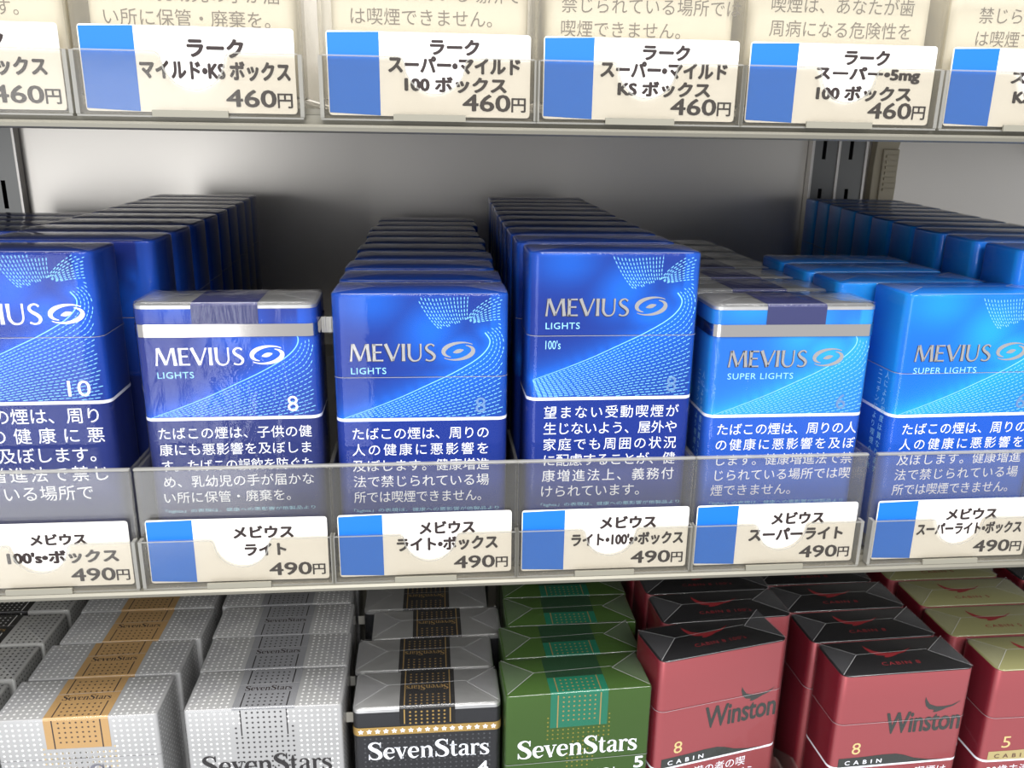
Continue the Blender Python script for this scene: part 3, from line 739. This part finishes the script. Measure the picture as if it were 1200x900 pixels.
p1 = bp('blue soft pack marked LIGHTS and 8 with a silver tear tape, alone in its row', 83.3, 46.3, None, DEEP,
    ['たばこの煙は、子供の健', '康にも悪影響を及ぼしま', 'す。たばこの誤飲を防ぐた', 'め、乳幼児の手が届かな', 'い所に保管・廃棄を。'], wem=4.45, wx=3.6, wwid=48.2, name_z=64.0, stamp=SILVER_WHITE, soft=True, name_x=-22.0)
place(p1, -101.3, 2.5, 0, .8)
tb = MB()
for k in range(6): tb.box(28.0+.9*k, 28.5+.9*k, 9-.3*(k % 2), 9.6-.3*(k % 2), 72.2, 77.0)
tb.box(28.0, 33.2, 9.3, 9.45, 72, 77.2)
tb.build('tape_end', mat('clear_crimped_tape', (190, 188, 180), .3), p1)
p2 = bp('deep blue hard pack marked LIGHTS and 8, front of the narrow row left of centre', 86.8, 46, 60.2, BLUE, W1)
place(p2, -41.2, 0, 0, -.3)
fill(p2, [(-41.2+random.uniform(-.9, .9)+(1.6 if k > 6 else 0), 25.5+25.6*k, random.uniform(-1.2, 1.2)) for k in range(9)], 0, 'deep blue hard pack, {} behind the narrow-row front marked LIGHTS 8')
p3 = bp("tall deep blue hard pack marked LIGHTS 100's, front of its row in the centre", 99.6, 52.2, 73.3, BLUE,
    ['望まない受動喫煙が', '生じないよう、屋外や', '家庭でも周囲の状況', 'に配慮することが、健', '康増進法上、義務付', 'けられています。'], name_z=79.7, hundred=True, shift=6.3, numx=18.5, wx=5.4, wem=4.75, wwid=45.3, wstep=5.6)
place(p3, 20.3, 0, 0, .2)
fill(p3, [(18.6+k*.55+random.uniform(-.6, .6), 26+25.2*k, random.uniform(-1, 1)) for k in range(9)], 0, "tall deep blue hard pack, {} behind the front one marked 100's")
p4 = bp('light blue soft pack marked SUPER LIGHTS and 6 with silver tear tape and navy seal', 82.8, 45.3, None, SKY,
    ['たばこの煙は、周りの人', 'の健康に悪影響を及ぼ', 'します。健康増進法で禁', 'じられている場所では喫', '煙できません。'], wem=4.6, wx=3.8, wwid=49.3, name_z=62.3, sub='SUPER LIGHTS', num='6', soft=True, name_x=-21.5, side_text=True)
place(p4, 80.6, 0, 0, 0)
fill(p4, [(78.5+random.uniform(-1, 1), 27.5+25.5*k, random.uniform(-1.5, 1.5)) for k in range(6)], 0, 'light blue soft pack with foil top, {} behind the front one marked 6')
p5 = bp('light blue hard pack marked SUPER LIGHTS, front of the rightmost row on the middle shelf', 87, 45.6, 60.5, SKY,
    W1, wem=4.6, wx=4.4, wwid=46, name_z=64.6, sub='SUPER LIGHTS', num='6', side_text=True)
place(p5, 143.2, -4.0, 0, 1.2)
fill(p5, [(130.8, 19, 0), (129.8, 43, .6), (130.4, 67.5, -.6)], 0, 'light blue hard pack, {} behind the front box marked SUPER LIGHTS')
p6 = blue_pack('x', G, 99.3, 52, 73, SKY, [], 4, 4, 60, 0, '', '', SILVER, fine=False)
sp = [(190.5, 12, -3), (191.5, 38, -3), (193.5, 64, -4), (197.5, 90, -5), (201.5, 116, -5), (206, 142, -6), (211, 168, -6), (216.5, 194, -7), (221.5, 220, -7), (225.5, 245, -6)]
fill(p6, sp, 0, 'tall light blue hard pack, {} of the back row at the far right', own=True)
# a few packs deep in the row beyond the left edge
p7 = blue_pack('x', G, 87.5, 46, 60, DEEP, [], 4, 4, 60, 0, '', '', SILVER_WHITE, fine=False)
fill(p7, [(-259+k*-.8, 165+24.5*k, random.uniform(-2, 2)) for k in range(4)], 0, 'dark blue pack at the left edge before the upright, {} from front', own=True)

# ------------------------------------------------------------------ lower shelf
LZ = -150
G2 = 'packs standing in rows on the lower shelf'
q = star_box('silver-white starred pack with a gold stripe over its top, front of its row', G2, 'gold', 71); place(q, -163.0, 1.0, LZ, 0)
fill(q, [(-161.5, 24, .4), (-159.7, 47, -.3), (-160.2, 70, .5), (-160, 93, 0)], LZ, 'silver starred pack with gold stripe, {} behind the front gold-striped one')
q = star_box('white starred pack with a grey stripe and black stars, front of its row', G2, 'silver', 58); place(q, -99.3, 2.0, LZ, -.6)
fill(q, [(-99.6, 24.5, .3), (-100.5, 47, -.4), (-102, 70, 0), (-101, 93, 0)], LZ, 'silver starred pack with grey stripe, {} behind the front grey-striped one')
q = star_soft('black starred soft pack with foil top and gold star band, front of its row', G2); place(q, -41.2, 4.5, LZ, 0)
tb = MB()
for k in range(4): tb.box(-30.5+.8*k, -30.1+.8*k, 8, 8.6, 71.5, 75.5)
tb.box(-30.6, -27.4, 8.3, 8.45, 71.4, 75.6); tb.build('tape_end', MATS['clear_crimped_tape'], q)
fill(q, [(-42.3, 26.5, 0), (-37.2, 48, .5), (-42, 70.5, -.5), (-40, 93, 0)], LZ, 'black starred soft pack, {} behind the front one with the gold band')
q = star_box('green starred menthol pack marked 5 with a teal stripe, front of its row', G2, 'green', 58); place(q, 15.0, 1.0, LZ, 2.5)
fill(q, [(16.3, 24, 2), (19.3, 46.5, 0), (20, 69, 0), (20, 92, 0)], LZ, 'green starred pack, {} behind the front menthol one')
q = red_pack('tall pearly red pack marked 8 with black top, turned to the left', G2, 98.6, False, '8', 4.7, ('20歳未満の者の喫', '煙は、法律でながら'), length=True); place(q, 72.5, 2.5, LZ, 12)
fill(q, [(80, 27.5, 3), (79, 50, 1), (78.5, 73, 0)], LZ, 'tall red pack with black top, {} behind the turned front one')
q = red_pack('pearly red pack with black top marked 8 with an eagle, right of the turned one', G2, 88, False, '8'); place(q, 144.5, 3.5, LZ, 2)
fill(q, [(142.5, 26, 2), (141.5, 49, 1), (138, 72, 0), (138, 95, 0)], LZ, 'red pack with black top, {} behind the straight front one marked 8')
q = red_pack('pearly red pack with pale gold top marked 5, cut off at the right edge', G2, 88, True, '5', 0, ('20歳未満の者の喫煙は', '、法律で禁じられて')); place(q, 207.0, 3.0, LZ, 0)
fill(q, [(202.5, 26.5, 0), (203.5, 49.5, 0), (201, 72.5, 0)], LZ, 'red pack with pale gold top, {} behind the front one marked 5')
q = red_pack('x', G2, 88, False, '8'); 
fill(q, [(264, 22, 0), (264, 45, 0), (264, 68, 0)], LZ, 'red pack with dark top at the far lower right edge, {} from the front', own=True)
q = star_box('x', G2, 'spotted', None)
fill(q, [(-225.5, 6, 0), (-224.5, 30, .4), (-224, 54, 0), (-224, 79, 0), (-223, 103, 0)], LZ-4, 'silver black-striped pack at the lower left edge, {} from the front', own=True)
for i, x in enumerate([-224, -163, -102, -41.5, 16, 74, 140, 204]):
    tray(x+1, LZ-.0, 'clear tray on the lower shelf, '+['at the far left', 'under the gold-striped packs', 'under the grey-striped packs', 'under the black soft packs', 'under the green packs', 'under the tall red packs', 'under the straight red packs', 'under the red packs with pale gold tops'][i], 'clear trays on the lower shelf')
